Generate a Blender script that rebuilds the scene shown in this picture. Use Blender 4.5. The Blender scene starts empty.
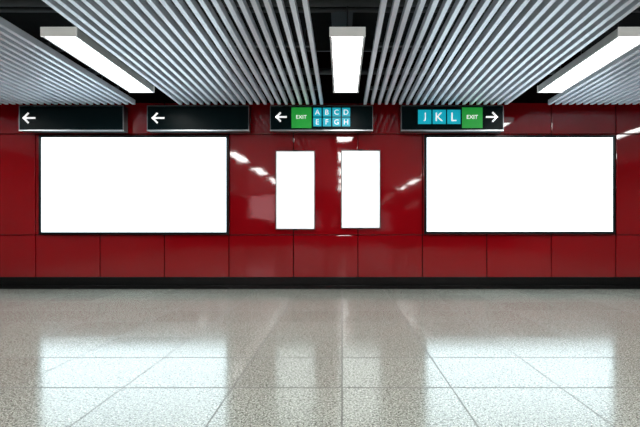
import bpy, bmesh, math, random
from mathutils import Vector, Matrix
random.seed(4)
sc = bpy.context.scene
sc.view_settings.view_transform = 'Standard'
sc.view_settings.look = 'None'
COL = sc.collection

F = 470.0; D = 6.93; CZ = 0.89; S0 = F / D
def X(px, y=0.0): return (px - 342) * (D + y) / F
def Z(py, y=0.0): return CZ + (228 - py) * (D + y) / F

# ------------------------------------------------ materials
def mat(name, col, rough=0.5, metal=0.0, spec=0.5, emit=None, estr=0.0, coat=0.0, coat_r=0.03, nscale=8.0, namp=0.12, ramp=0.1, bump=0.0):
    m = bpy.data.materials.new(name); m.use_nodes = True
    nt = m.node_tree; b = nt.nodes['Principled BSDF']
    b.inputs['Metallic'].default_value = metal
    b.inputs['Specular IOR Level'].default_value = spec
    b.inputs['Coat Weight'].default_value = coat
    b.inputs['Coat Roughness'].default_value = coat_r
    tc = nt.nodes.new('ShaderNodeTexCoord')
    n = nt.nodes.new('ShaderNodeTexNoise'); n.inputs['Scale'].default_value = nscale; n.inputs['Detail'].default_value = 4
    nt.links.new(tc.outputs['Object'], n.inputs['Vector'])
    mr = nt.nodes.new('ShaderNodeMapRange')
    mr.inputs['To Min'].default_value = 1 - namp; mr.inputs['To Max'].default_value = 1 + namp
    nt.links.new(n.outputs['Fac'], mr.inputs['Value'])
    mx = nt.nodes.new('ShaderNodeVectorMath'); mx.operation = 'SCALE'
    mx.inputs[0].default_value = col[:3]
    nt.links.new(mr.outputs['Result'], mx.inputs['Scale'])
    nt.links.new(mx.outputs['Vector'], b.inputs['Base Color'])
    r2 = nt.nodes.new('ShaderNodeMapRange')
    r2.inputs['To Min'].default_value = rough * (1 - ramp); r2.inputs['To Max'].default_value = rough * (1 + ramp)
    nt.links.new(n.outputs['Fac'], r2.inputs['Value']); nt.links.new(r2.outputs['Result'], b.inputs['Roughness'])
    if bump > 0:
        n2 = nt.nodes.new('ShaderNodeTexNoise'); n2.inputs['Scale'].default_value = 3.5; n2.inputs['Detail'].default_value = 1.5
        nt.links.new(tc.outputs['Object'], n2.inputs['Vector'])
        bp = nt.nodes.new('ShaderNodeBump'); bp.inputs['Strength'].default_value = 1.0; bp.inputs['Distance'].default_value = bump
        nt.links.new(n2.outputs['Fac'], bp.inputs['Height']); nt.links.new(bp.outputs['Normal'], b.inputs['Normal'])
    if emit:
        b.inputs['Emission Color'].default_value = (*emit, 1); b.inputs['Emission Strength'].default_value = estr
    return m

M_red = mat('red_enamel', (0.30, 0.0026, 0.0065), rough=0.045, spec=1.0, nscale=0.6, namp=0.25, ramp=0.2, bump=0.0012)
M_joint = mat('panel_joint', (0.006, 0.0005, 0.0005), rough=0.9, spec=0.1)
M_black = mat('black_skirting', (0.003, 0.003, 0.0035), rough=0.25, spec=0.3)
M_frame = mat('black_frame', (0.004, 0.005, 0.007), rough=0.3, spec=0.3)
M_alu = mat('aluminium', (0.62, 0.64, 0.67), rough=0.3, metal=0.8)
M_trim = mat('dark_metal_trim', (0.20, 0.21, 0.22), rough=0.35, metal=0.8)
M_dim = mat('dark_ceiling', (0.003, 0.004, 0.005), rough=0.9)
M_pipe = mat('dark_pipe', (0.05, 0.055, 0.06), rough=0.5)
M_tray = mat('galvanised', (0.10, 0.10, 0.11), rough=0.5, metal=0.5)
M_slat = mat('slat_paint', (0.70, 0.735, 0.82), rough=0.35, metal=0.2, nscale=2.0, namp=0.03)
M_housing = mat('white_housing', (0.55, 0.56, 0.57), rough=0.4, emit=(1, 1, 1), estr=0.02)  # faint emission added to lift the grey housing
M_cap = mat('end_cap_added_glow', (0.85, 0.85, 0.83), rough=0.4, emit=(1, 1, 0.98), estr=0.25)  # white cap; emission stands in for the light it fails to catch
M_diff = mat('diffuser', (0.9, 0.9, 0.88), rough=0.5, emit=(0.99, 1.0, 0.97), estr=17.0)
M_screen = mat('blank_screen', (0.9, 0.9, 0.9), rough=0.25, emit=(0.72, 0.91, 1.0), estr=2.8)
M_poster = mat('blank_poster', (0.95, 0.95, 0.95), rough=0.35, emit=(0.97, 0.99, 1.0), estr=0.6)
M_far = mat('far_poster', (0.5, 0.3, 0.3), rough=0.4, emit=(1.0, 0.55, 0.6), estr=1.6)
M_signface = mat('sign_face', (0.003, 0.010, 0.012), rough=0.3, spec=0.05)
M_white = mat('sign_white', (0.9, 0.9, 0.9), rough=0.5, emit=(1, 1, 1), estr=0.75)
M_green = mat('sign_green', (0.02, 0.34, 0.045), rough=0.4, emit=(0.02, 0.6, 0.07), estr=0.28)
M_cyan = mat('sign_cyan', (0.005, 0.36, 0.48), rough=0.4, emit=(0.0, 0.5, 0.66), estr=0.5)
M_side = mat('side_wall', (0.20, 0.19, 0.18), rough=0.5)

# terrazzo floor
def floor_mat():
    m = bpy.data.materials.new('terrazzo'); m.use_nodes = True
    nt = m.node_tree; N = nt.nodes; L = nt.links; b = N['Principled BSDF']
    tc = N.new('ShaderNodeTexCoord'); o = tc.outputs['Object']
    base = N.new('ShaderNodeRGB'); base.outputs[0].default_value = (0.395, 0.42, 0.37, 1)
    def mixc(a, bcol, fac):
        x = N.new('ShaderNodeMix'); x.data_type = 'RGBA'
        L.new(fac, x.inputs[0]); L.new(a, x.inputs[6])
        if isinstance(bcol, tuple): x.inputs[7].default_value = bcol
        else: L.new(bcol, x.inputs[7])
        return x.outputs[2]
    cur = base.outputs[0]
    for sc_, colr, lo, hi, off in ((105, (0.045, 0.047, 0.04, 1), 0.57, 0.61, 0), (125, (0.86, 0.89, 0.82, 1), 0.57, 0.61, 5), (62, (0.20, 0.21, 0.18, 1), 0.58, 0.62, 11)):
        mp = N.new('ShaderNodeMapping'); mp.inputs['Location'].default_value = (off, off * 2, 0); L.new(o, mp.inputs['Vector'])
        n = N.new('ShaderNodeTexNoise'); n.inputs['Scale'].default_value = sc_; n.inputs['Detail'].default_value = 2
        L.new(mp.outputs[0], n.inputs['Vector'])
        r = N.new('ShaderNodeMapRange'); r.inputs['From Min'].default_value = lo; r.inputs['From Max'].default_value = hi
        L.new(n.outputs['Fac'], r.inputs['Value'])
        cur = mixc(cur, colr, r.outputs['Result'])
    # tile grid 0.61
    sep = N.new('ShaderNodeSeparateXYZ'); L.new(o, sep.inputs[0])
    def M(op, a, bb=None):
        q = N.new('ShaderNodeMath'); q.operation = op
        for i, v in enumerate((a, bb)):
            if v is None: continue
            if isinstance(v, (int, float)): q.inputs[i].default_value = v
            else: L.new(v, q.inputs[i])
        return q.outputs[0]
    gl = []; ids = []
    for s, off, wd in ((sep.outputs[0], 61.0, 0.006), (sep.outputs[1], 61.04, 0.012)):
        t = M('DIVIDE', M('ADD', s, off), 0.61)
        fr = M('FRACT', t); ids.append(M('FLOOR', t))
        dd = M('MINIMUM', fr, M('SUBTRACT', 1.0, fr))
        gl.append(M('LESS_THAN', dd, wd))
    line = M('MAXIMUM', gl[0], gl[1])
    cmb = N.new('ShaderNodeCombineXYZ'); L.new(ids[0], cmb.inputs[0]); L.new(ids[1], cmb.inputs[1])
    wn = N.new('ShaderNodeTexWhiteNoise'); L.new(cmb.outputs[0], wn.inputs['Vector'])
    mr = N.new('ShaderNodeMapRange'); mr.inputs['To Min'].default_value = 0.94; mr.inputs['To Max'].default_value = 1.06
    L.new(wn.outputs['Value'], mr.inputs['Value'])
    vs = N.new('ShaderNodeVectorMath'); vs.operation = 'SCALE'; L.new(cur, vs.inputs[0]); L.new(mr.outputs[0], vs.inputs['Scale'])
    lf = M('MULTIPLY', line, 0.85)
    fin = mixc(vs.outputs[0], (0.09, 0.09, 0.08, 1), lf)
    L.new(fin, b.inputs['Base Color'])
    rr = N.new('ShaderNodeMapRange'); rr.inputs['To Min'].default_value = 0.125; rr.inputs['To Max'].default_value = 0.155
    L.new(wn.outputs['Value'], rr.inputs['Value'])
    ra = M('ADD', rr.outputs[0], M('MULTIPLY', line, 0.3))
    L.new(ra, b.inputs['Roughness'])
    b.inputs['Specular IOR Level'].default_value = 0.52
    return m
M_floor = floor_mat()

# ------------------------------------------------ mesh helpers
def bm_box(bm, x0, x1, y0, y1, z0, z1, mi=0, bevel=0.0):
    r = bmesh.ops.create_cube(bm, size=1.0)
    vs = r['verts']
    bmesh.ops.transform(bm, verts=vs, matrix=Matrix.Translation(((x0 + x1) / 2, (y0 + y1) / 2, (z0 + z1) / 2)) @ Matrix.Diagonal((x1 - x0, y1 - y0, z1 - z0, 1)))
    fs = {f for v in vs for f in v.link_faces}
    for f in fs: f.material_index = mi
    if bevel > 0:
        es = {e for v in vs for e in v.link_edges}
        bmesh.ops.bevel(bm, geom=list(es), offset=bevel, segments=2, profile=0.5, affect='EDGES')
def bm_cyl(bm, p0, p1, r, seg=16, mi=0):
    p0 = Vector(p0); p1 = Vector(p1); d = p1 - p0
    rot = d.to_track_quat('Z', 'Y').to_matrix().to_4x4()
    bmesh.ops.create_cone(bm, cap_ends=True, segments=seg, radius1=r, radius2=r, depth=d.length, matrix=Matrix.Translation((p0 + p1) / 2) @ rot)
def obj_from(name, fn, mats, parent=None, loc=(0, 0, 0)):
    bm = bmesh.new(); fn(bm)
    me = bpy.data.meshes.new(name); bm.normal_update(); bm.to_mesh(me); bm.free()
    for m in (mats if isinstance(mats, (list, tuple)) else [mats]): me.materials.append(m)
    o = bpy.data.objects.new(name, me); o.location = loc
    COL.objects.link(o)
    if parent: o.parent = parent
    return o
def boxes(name, bl, mats, parent=None, loc=(0, 0, 0), bevel=0.0):
    def fn(bm):
        for b in bl: bm_box(bm, *b[:6], mi=(b[6] if len(b) > 6 else 0), bevel=bevel)
    return obj_from(name, fn, mats, parent, loc)
def thing(name, loc, label, cat, group=None):
    e = bpy.data.objects.new(name, None); e.empty_display_size = 0.1; e.location = loc
    COL.objects.link(e); tag(e, label, cat, group); return e
def tag(o, label, cat, group=None):
    o['label'] = label; o['category'] = cat
    if group: o['group'] = group
def struct(o, label=None, cat=None):
    o['kind'] = 'structure'
    if label: o['label'] = label
    if cat: o['category'] = cat
def copy_thing(e, loc):
    n = e.copy(); n.location = loc; COL.objects.link(n)
    def rec(src, dst):
        for c in list(src.children):
            k = c.copy(); COL.objects.link(k); k.parent = dst; rec(c, k)
    rec(e, n); return n

# ------------------------------------------------ room shell
XL, XR, YB, ZT = -8.4, 8.4, -16.0, 3.5
struct(boxes('floor', [(XL, XR, YB, 0.0, -0.1, 0)], M_floor), 'polished grey speckled terrazzo tile floor', 'floor')
struct(boxes('ceiling', [(XL, XR, YB, 0.0, ZT, ZT + 0.1)], M_dim), 'dark unfinished ceiling void above the slats', 'ceiling')
def red_wall(bm, y_face, sgn):
    # backing + individual enamel panels with tight joints; bare dark wall above the cladding
    ya, yb = sorted((y_face + sgn * 0.02, y_face + sgn * 0.1))
    bm_box(bm, XL, XR, ya, yb, 0, ZT, mi=1)
    xs = [-1.667 + 0.951 * k for k in range(-8, 12)]
    zs = [0.0, Z(235), Z(134), 2.74]
    g = 0.0055
    for a, b in zip(xs[:-1], xs[1:]):
        a2, b2 = max(a, XL), min(b, XR)
        if b2 - a2 < 0.05: continue
        for z0, z1 in zip(zs[:-1], zs[1:]):
            ya, yb = sorted((y_face, y_face + sgn * 0.02))
            bm_box(bm, a2 + g, b2 - g, ya, yb, z0 + g, z1 - g, mi=0, bevel=0.006)
struct(obj_from('wall_front', lambda bm: red_wall(bm, 0.0, 1), [M_red, M_joint]), 'glossy deep red enamel panel wall', 'wall')
struct(obj_from('wall_rear', lambda bm: red_wall(bm, YB, -1), [M_red, M_joint]), 'glossy deep red enamel panel wall', 'wall')
struct(boxes('wall_left', [(XL - 0.1, XL, YB, 0, 0, ZT)], M_side), 'plain grey end wall', 'wall')
struct(boxes('wall_right', [(XR, XR + 0.1, YB, 0, 0, ZT)], M_side), 'plain grey end wall', 'wall')
struct(boxes('baseboard_front', [(XL, XR, -0.03, -0.0005, 0.055, 0.17), (XL, XR, -0.085, -0.0005, 0.0, 0.055)], M_black, bevel=0.005), 'black stepped skirting along the red wall', 'skirting')

# ------------------------------------------------ slatted ceiling panels
ZS = 2.63
W = 2.03; NSL = 21; SW = 0.041; PITCH = (W - SW) / (NSL - 1)
def slats(bm):
    for i in range(NSL):
        x = -W / 2 + i * PITCH
        bm_box(bm, x, x + SW, -15.6, 0, 0, 0.065, bevel=0.0015)
e = thing('slatted_ceiling_panel', (-1.28, -0.30, ZS), 'pale grey metal slat ceiling panel with dark gaps', 'ceiling panel', 'slatted ceiling panels')
obj_from('slats', slats, M_slat, e)
for k in range(11):
    y = -0.5 - k * 1.45
    boxes('carrier_rail', [(-W / 2, W / 2, y - 0.02, y + 0.02, 0.065, 0.105)], M_pipe, e)
for k in range(3):
    for s in (-1, 1):
        obj_from('hanger_rod', lambda bm: bm_cyl(bm, (s * 0.8, -0.5 - k * 5.8, 0.105), (s * 0.8, -0.5 - k * 5.8, ZT - ZS), 0.006, 8), M_tray, e)
for x in (1.32, -3.93, 3.92, -6.56, 6.55):
    copy_thing(e, (x, -0.30, ZS))

# ------------------------------------------------ light fixtures
def fixture(loc):
    t = thing('ceiling_light', loc, 'white linear fluorescent ceiling light with glowing diffuser', 'light', 'linear ceiling lights')
    w, l, h = 0.162, 0.875, 0.08
    boxes('housing', [(-w, -w + 0.022, -l, l, 0, h), (w - 0.022, w, -l, l, 0, h), (-w + 0.022, w - 0.022, -l, l, h - 0.02, h)], M_housing, t, bevel=0.003)
    for s in (-1, 1):
        a, b = sorted((s * l, s * (l + 0.02)))
        boxes('end_cap', [(-w - 0.003, w + 0.003, a, b, -0.004, h + 0.004)], M_cap, t, bevel=0.004)
    def dif(bm):
        n = 12; ww = w - 0.024
        ring = []
        for i in range(n + 1):
            u = -1 + 2 * i / n
            ring.append((u * ww, 0.030 - 0.014 * (1 - u * u)))
        top = [(ww, 0.045), (-ww, 0.045)]
        prof = ring + top
        A = [bm.verts.new((p[0], -l + 0.002, p[1])) for p in prof]
        B = [bm.verts.new((p[0], l - 0.002, p[1])) for p in prof]
        m = len(prof)
        for i in range(m):
            bm.faces.new((A[i], A[(i + 1) % m], B[(i + 1) % m], B[i]))
        bm.faces.new(A[::-1]); bm.faces.new(B)
        bmesh.ops.recalc_face_normals(bm, faces=bm.faces)
    obj_from('diffuser', dif, M_diff, t)
    for s in (-1, 1):
        obj_from('hanger_rod', lambda bm: bm_cyl(bm, (0, s * 0.6, h), (0, s * 0.6, ZT - loc[2]), 0.007, 8), M_tray, t)
    return t
FX = 0.05; FP = 2.635
f0 = fixture((FX, -1.755, 2.64))
for r in range(5):
    for c in (-2, -1, 0, 1, 2):
        if r == 0 and c == 0: continue
        copy_thing(f0, (FX + c * FP, -1.755 - 3.0 * r, 2.64))

# ------------------------------------------------ services in the void
def pipe(p0, p1, r, label, m=M_pipe):
    o = obj_from('pipe', lambda bm: bm_cyl(bm, (0, 0, 0), Vector(p1) - Vector(p0), r, 20), m, None, p0)
    for p in o.data.polygons: p.use_smooth = len(p.vertices) == 4
    tag(o, label, 'pipe')
pipe((XL, -2.35, 3.10), (XR, -2.35, 3.10), 0.05, 'dark painted service pipe in the ceiling void')
pipe((XL, -2.62, 3.02), (XR, -2.62, 3.02), 0.035, 'dark painted service pipe in the ceiling void')
pipe((XL, -2.05, 3.16), (XR, -2.05, 3.16), 0.03, 'thin dark service pipe in the ceiling void')
pipe((XL, -0.75, 2.95), (XR, -0.75, 2.95), 0.04, 'dark painted service pipe in the ceiling void')
for xx in (-2.60, 0.0, 2.70):
    t = thing('cable_tray', (xx, -8.0, 3.24), 'galvanised cable tray in the dark ceiling void', 'cable tray', 'cable trays')
    boxes('tray', [(-0.12, 0.12, -7.6, 7.6, 0, 0.008), (-0.12, -0.112, -7.6, 7.6, 0.008, 0.06), (0.112, 0.12, -7.6, 7.6, 0.008, 0.06)], M_tray, t)
    for y in (-6, -3, 0, 3, 6):
        obj_from('hanger_rod', lambda bm: bm_cyl(bm, (0.09, y, 0.008), (0.09, y, ZT - 3.24), 0.006, 8), M_tray, t)

# ------------------------------------------------ advertising lightboxes
def lightbox(name, px0, px1, py0, py1, fr, depth, label, m_frame, m_panel, group, clips=False):
    y = -depth
    x0, x1, z0, z1 = X(px0, y), X(px1, y), Z(py1, y), Z(py0, y)
    w = (x1 - x0) / 2; h = z1 - z0
    t = thing(name, ((x0 + x1) / 2, 0, z0), label, 'lightbox', group)
    boxes('frame', [(-w, w, y, -0.001, 0, fr), (-w, w, y, -0.001, h - fr, h), (-w, -w + fr, y, -0.001, fr, h - fr), (w - fr, w, y, -0.001, fr, h - fr)], m_frame, t, bevel=0.003)
    boxes('display_panel', [(-w + fr, w - fr, y + 0.008, -0.001, fr, h - fr)], m_panel, t)
    if clips:
        for zz in (0, h):
            boxes('latch', [(-0.03, 0.03, y - 0.006, y + 0.004, zz - 0.008, zz + 0.008)], M_frame, t, bevel=0.002)
    return t
lightbox('advertising_lightbox', 38.5, 228.5, 135, 234.5, 0.036, 0.05, 'wide blank glowing white lightbox in a black frame', M_frame, M_screen, 'wide lightboxes')
lightbox('advertising_lightbox', 424.5, 615.5, 135, 234, 0.036, 0.05, 'wide blank glowing white lightbox in a black frame', M_frame, M_screen, 'wide lightboxes')
lightbox('poster_lightbox', 275.5, 315, 150.5, 229.5, 0.013, 0.045, 'narrow upright blank white poster lightbox, thin metal frame', M_trim, M_poster, 'narrow poster lightboxes', True)
lightbox('poster_lightbox', 341, 380.5, 150, 228.5, 0.013, 0.045, 'narrow upright blank white poster lightbox, thin metal frame', M_trim, M_poster, 'narrow poster lightboxes', True)

# poster on the opposite wall (seen only as a reflection)
t = thing('poster_lightbox', (-3.9, YB, 1.25), 'dim pinkish poster lightbox on the opposite wall', 'lightbox')
boxes('frame', [(-0.66, 0.66, 0.001, 0.05, 0, 0.05), (-0.66, 0.66, 0.001, 0.05, 1.25, 1.3), (-0.66, -0.61, 0.001, 0.05, 0.05, 1.25), (0.61, 0.66, 0.001, 0.05, 0.05, 1.25)], M_frame, t)
boxes('display_panel', [(-0.61, 0.61, 0.001, 0.035, 0.05, 1.25)], M_far, t)

# ------------------------------------------------ signs
YS = -0.22
def text_obj(name, txt, cap, parent, x, z, y, bold=0.0, m=M_white, wide=1.0):
    cu = bpy.data.curves.new('t', 'FONT'); cu.body = txt; cu.size = 1.0; cu.offset = bold; cu.extrude = 0.004
    o = bpy.data.objects.new('t', cu); COL.objects.link(o)
    bpy.context.view_layer.update()
    me = bpy.data.meshes.new_from_object(o.evaluated_get(bpy.context.evaluated_depsgraph_get()))
    bpy.data.objects.remove(o)
    xs = [v.co.x for v in me.vertices]; ys = [v.co.y for v in me.vertices]
    cx, cy = (min(xs) + max(xs)) / 2, (min(ys) + max(ys)) / 2
    k = cap / (max(ys) - min(ys))
    for v in me.vertices:
        a, b, c = v.co
        v.co = ((a - cx) * k * wide, -c * 0.3, (b - cy) * k)
    me.name = name; me.materials.clear(); me.materials.append(m)
    n = bpy.data.objects.new(name, me); n.location = (x, y, z); COL.objects.link(n); n.parent = parent
    return n
def arrow(parent, x, z, y, direction, s=0.085):
    def stroke(bm, a, b, w):
        a = Vector((a[0], 0, a[1])); b = Vector((b[0], 0, b[1])); d = (b - a).normalized(); n = Vector((-d.z, 0, d.x)) * w / 2
        pts = [a + n, a - n, b - n, b + n]
        A = [bm.verts.new(p + Vector((0, -0.003, 0))) for p in pts]; B = [bm.verts.new(p) for p in pts]
        for i in range(4): bm.faces.new((A[i], A[(i + 1) % 4], B[(i + 1) % 4], B[i]))
        bm.faces.new(A[::-1]); bm.faces.new(B)
    def fn(bm):
        k = direction
        w = 0.024
        stroke(bm, (-k * s, 0), (k * s * 0.85, 0), w)
        stroke(bm, (k * s * 1.05, -0.009), (k * s * 0.15, s * 0.85), w)
        stroke(bm, (k * s * 1.05, 0.009), (k * s * 0.15, -s * 0.85), w)
        bmesh.ops.recalc_face_normals(bm, faces=bm.faces)
    return obj_from('arrow_symbol', fn, M_white, parent, (x, y, z))
def sign(px0, px1, label):
    py0, py1 = 105.5, 131
    x0, x1 = X(px0, YS), X(px1, YS); z0, z1 = Z(py1, YS), Z(py0, YS)
    w = (x1 - x0) / 2; h = z1 - z0
    t = thing('directional_sign', ((x0 + x1) / 2, YS, z0), label, 'sign')
    boxes('housing', [(-w, w, 0.004, 0.14, 0, h)], M_frame, t, bevel=0.004)
    f = 0.010
    boxes('frame', [(-w, w, -0.006, 0.012, h - f, h), (-w, -w + f, -0.006, 0.012, f * 1.8, h - f), (w - f, w, -0.006, 0.012, f * 1.8, h - f)], M_trim, t, bevel=0.002)
    boxes('bottom_trim', [(-w, w, -0.006, 0.012, 0, f * 1.8)], M_alu, t, bevel=0.002)
    boxes('face_panel', [(-w + f, w - f, 0.0, 0.01, f * 1.8, h - f)], M_signface, t)
    for s in (-0.5, 0.5):
        boxes('bracket', [(s - 0.03, s + 0.03, 0.13, 0.2195, h * 0.3, h * 0.7)], M_tray, t)
    cx = (px0 + px1) / 2
    def lx(px): return (px - cx) * (D + YS) / F
    def lz(py): return (py1 - py) * (D + YS) / F
    return t, lx, lz
def tile(t, lx, lz, a, b, c, d, m, name='letter_tile'):
    return boxes(name, [(lx(a), lx(b), -0.003, 0.001, lz(d), lz(c))], m, t)
t, lx, lz = sign(19, 123.5, 'black overhead sign showing only a white arrow')
arrow(t, lx(29.5), lz(118), -0.001, -1)
t, lx, lz = sign(147, 249, 'black overhead sign showing only a white arrow')
arrow(t, lx(158.5), lz(118), -0.001, -1)
t, lx, lz = sign(270, 373, 'black overhead sign, green EXIT, teal letters A to H')
arrow(t, lx(281.5), lz(117), -0.001, -1, 0.075)
p = tile(t, lx, lz, 291.5, 311.5, 107.5, 128, M_green, 'exit_panel')
text_obj('exit_lettering', 'EXIT', 0.052, p, lx(301.5), lz(117), -0.004, 0.0)
for r, row in enumerate(('ABCD', 'EFGH')):
    for c, ch in enumerate(row):
        a = 313.3 + c * 9.55; z = 107.8 + r * 9.8
        p = tile(t, lx, lz, a, a + 8.2, z, z + 8.8, M_cyan)
        text_obj('letter', ch, 0.07, p, lx(a + 4.1), lz(z + 4.4), -0.004, -0.004)
t, lx, lz = sign(401, 503.5, 'black overhead sign, teal letters J K L, green EXIT')
for c, ch in enumerate('JKL'):
    a = 418 + c * 14.6
    p = tile(t, lx, lz, a, a + 13.3, 109.8, 124, M_cyan)
    text_obj('letter', ch, 0.12, p, lx(a + 6.65), lz(116.9), -0.004, 0.0)
p = tile(t, lx, lz, 462, 482.5, 107.5, 128, M_green, 'exit_panel')
text_obj('exit_lettering', 'EXIT', 0.056, p, lx(472.3), lz(117), -0.004, 0.004)
arrow(t, lx(491.5), lz(117), -0.001, 1, 0.08)

# ------------------------------------------------ world / camera
w = bpy.data.worlds.new('World'); sc.world = w; w.use_nodes = True
w.node_tree.nodes['Background'].inputs[0].default_value = (0.5, 0.55, 0.6, 1)
w.node_tree.nodes['Background'].inputs[1].default_value = 0.1
cam = bpy.data.cameras.new('camera'); co = bpy.data.objects.new('camera', cam); COL.objects.link(co)
co.location = (0, -D, CZ); co.rotation_euler = (math.pi / 2, 0, 0)
cam.sensor_width = 36; cam.lens = F * 36 / 640
cam.shift_x = -22 / 640; cam.shift_y = 14.5 / 640
sc.camera = co
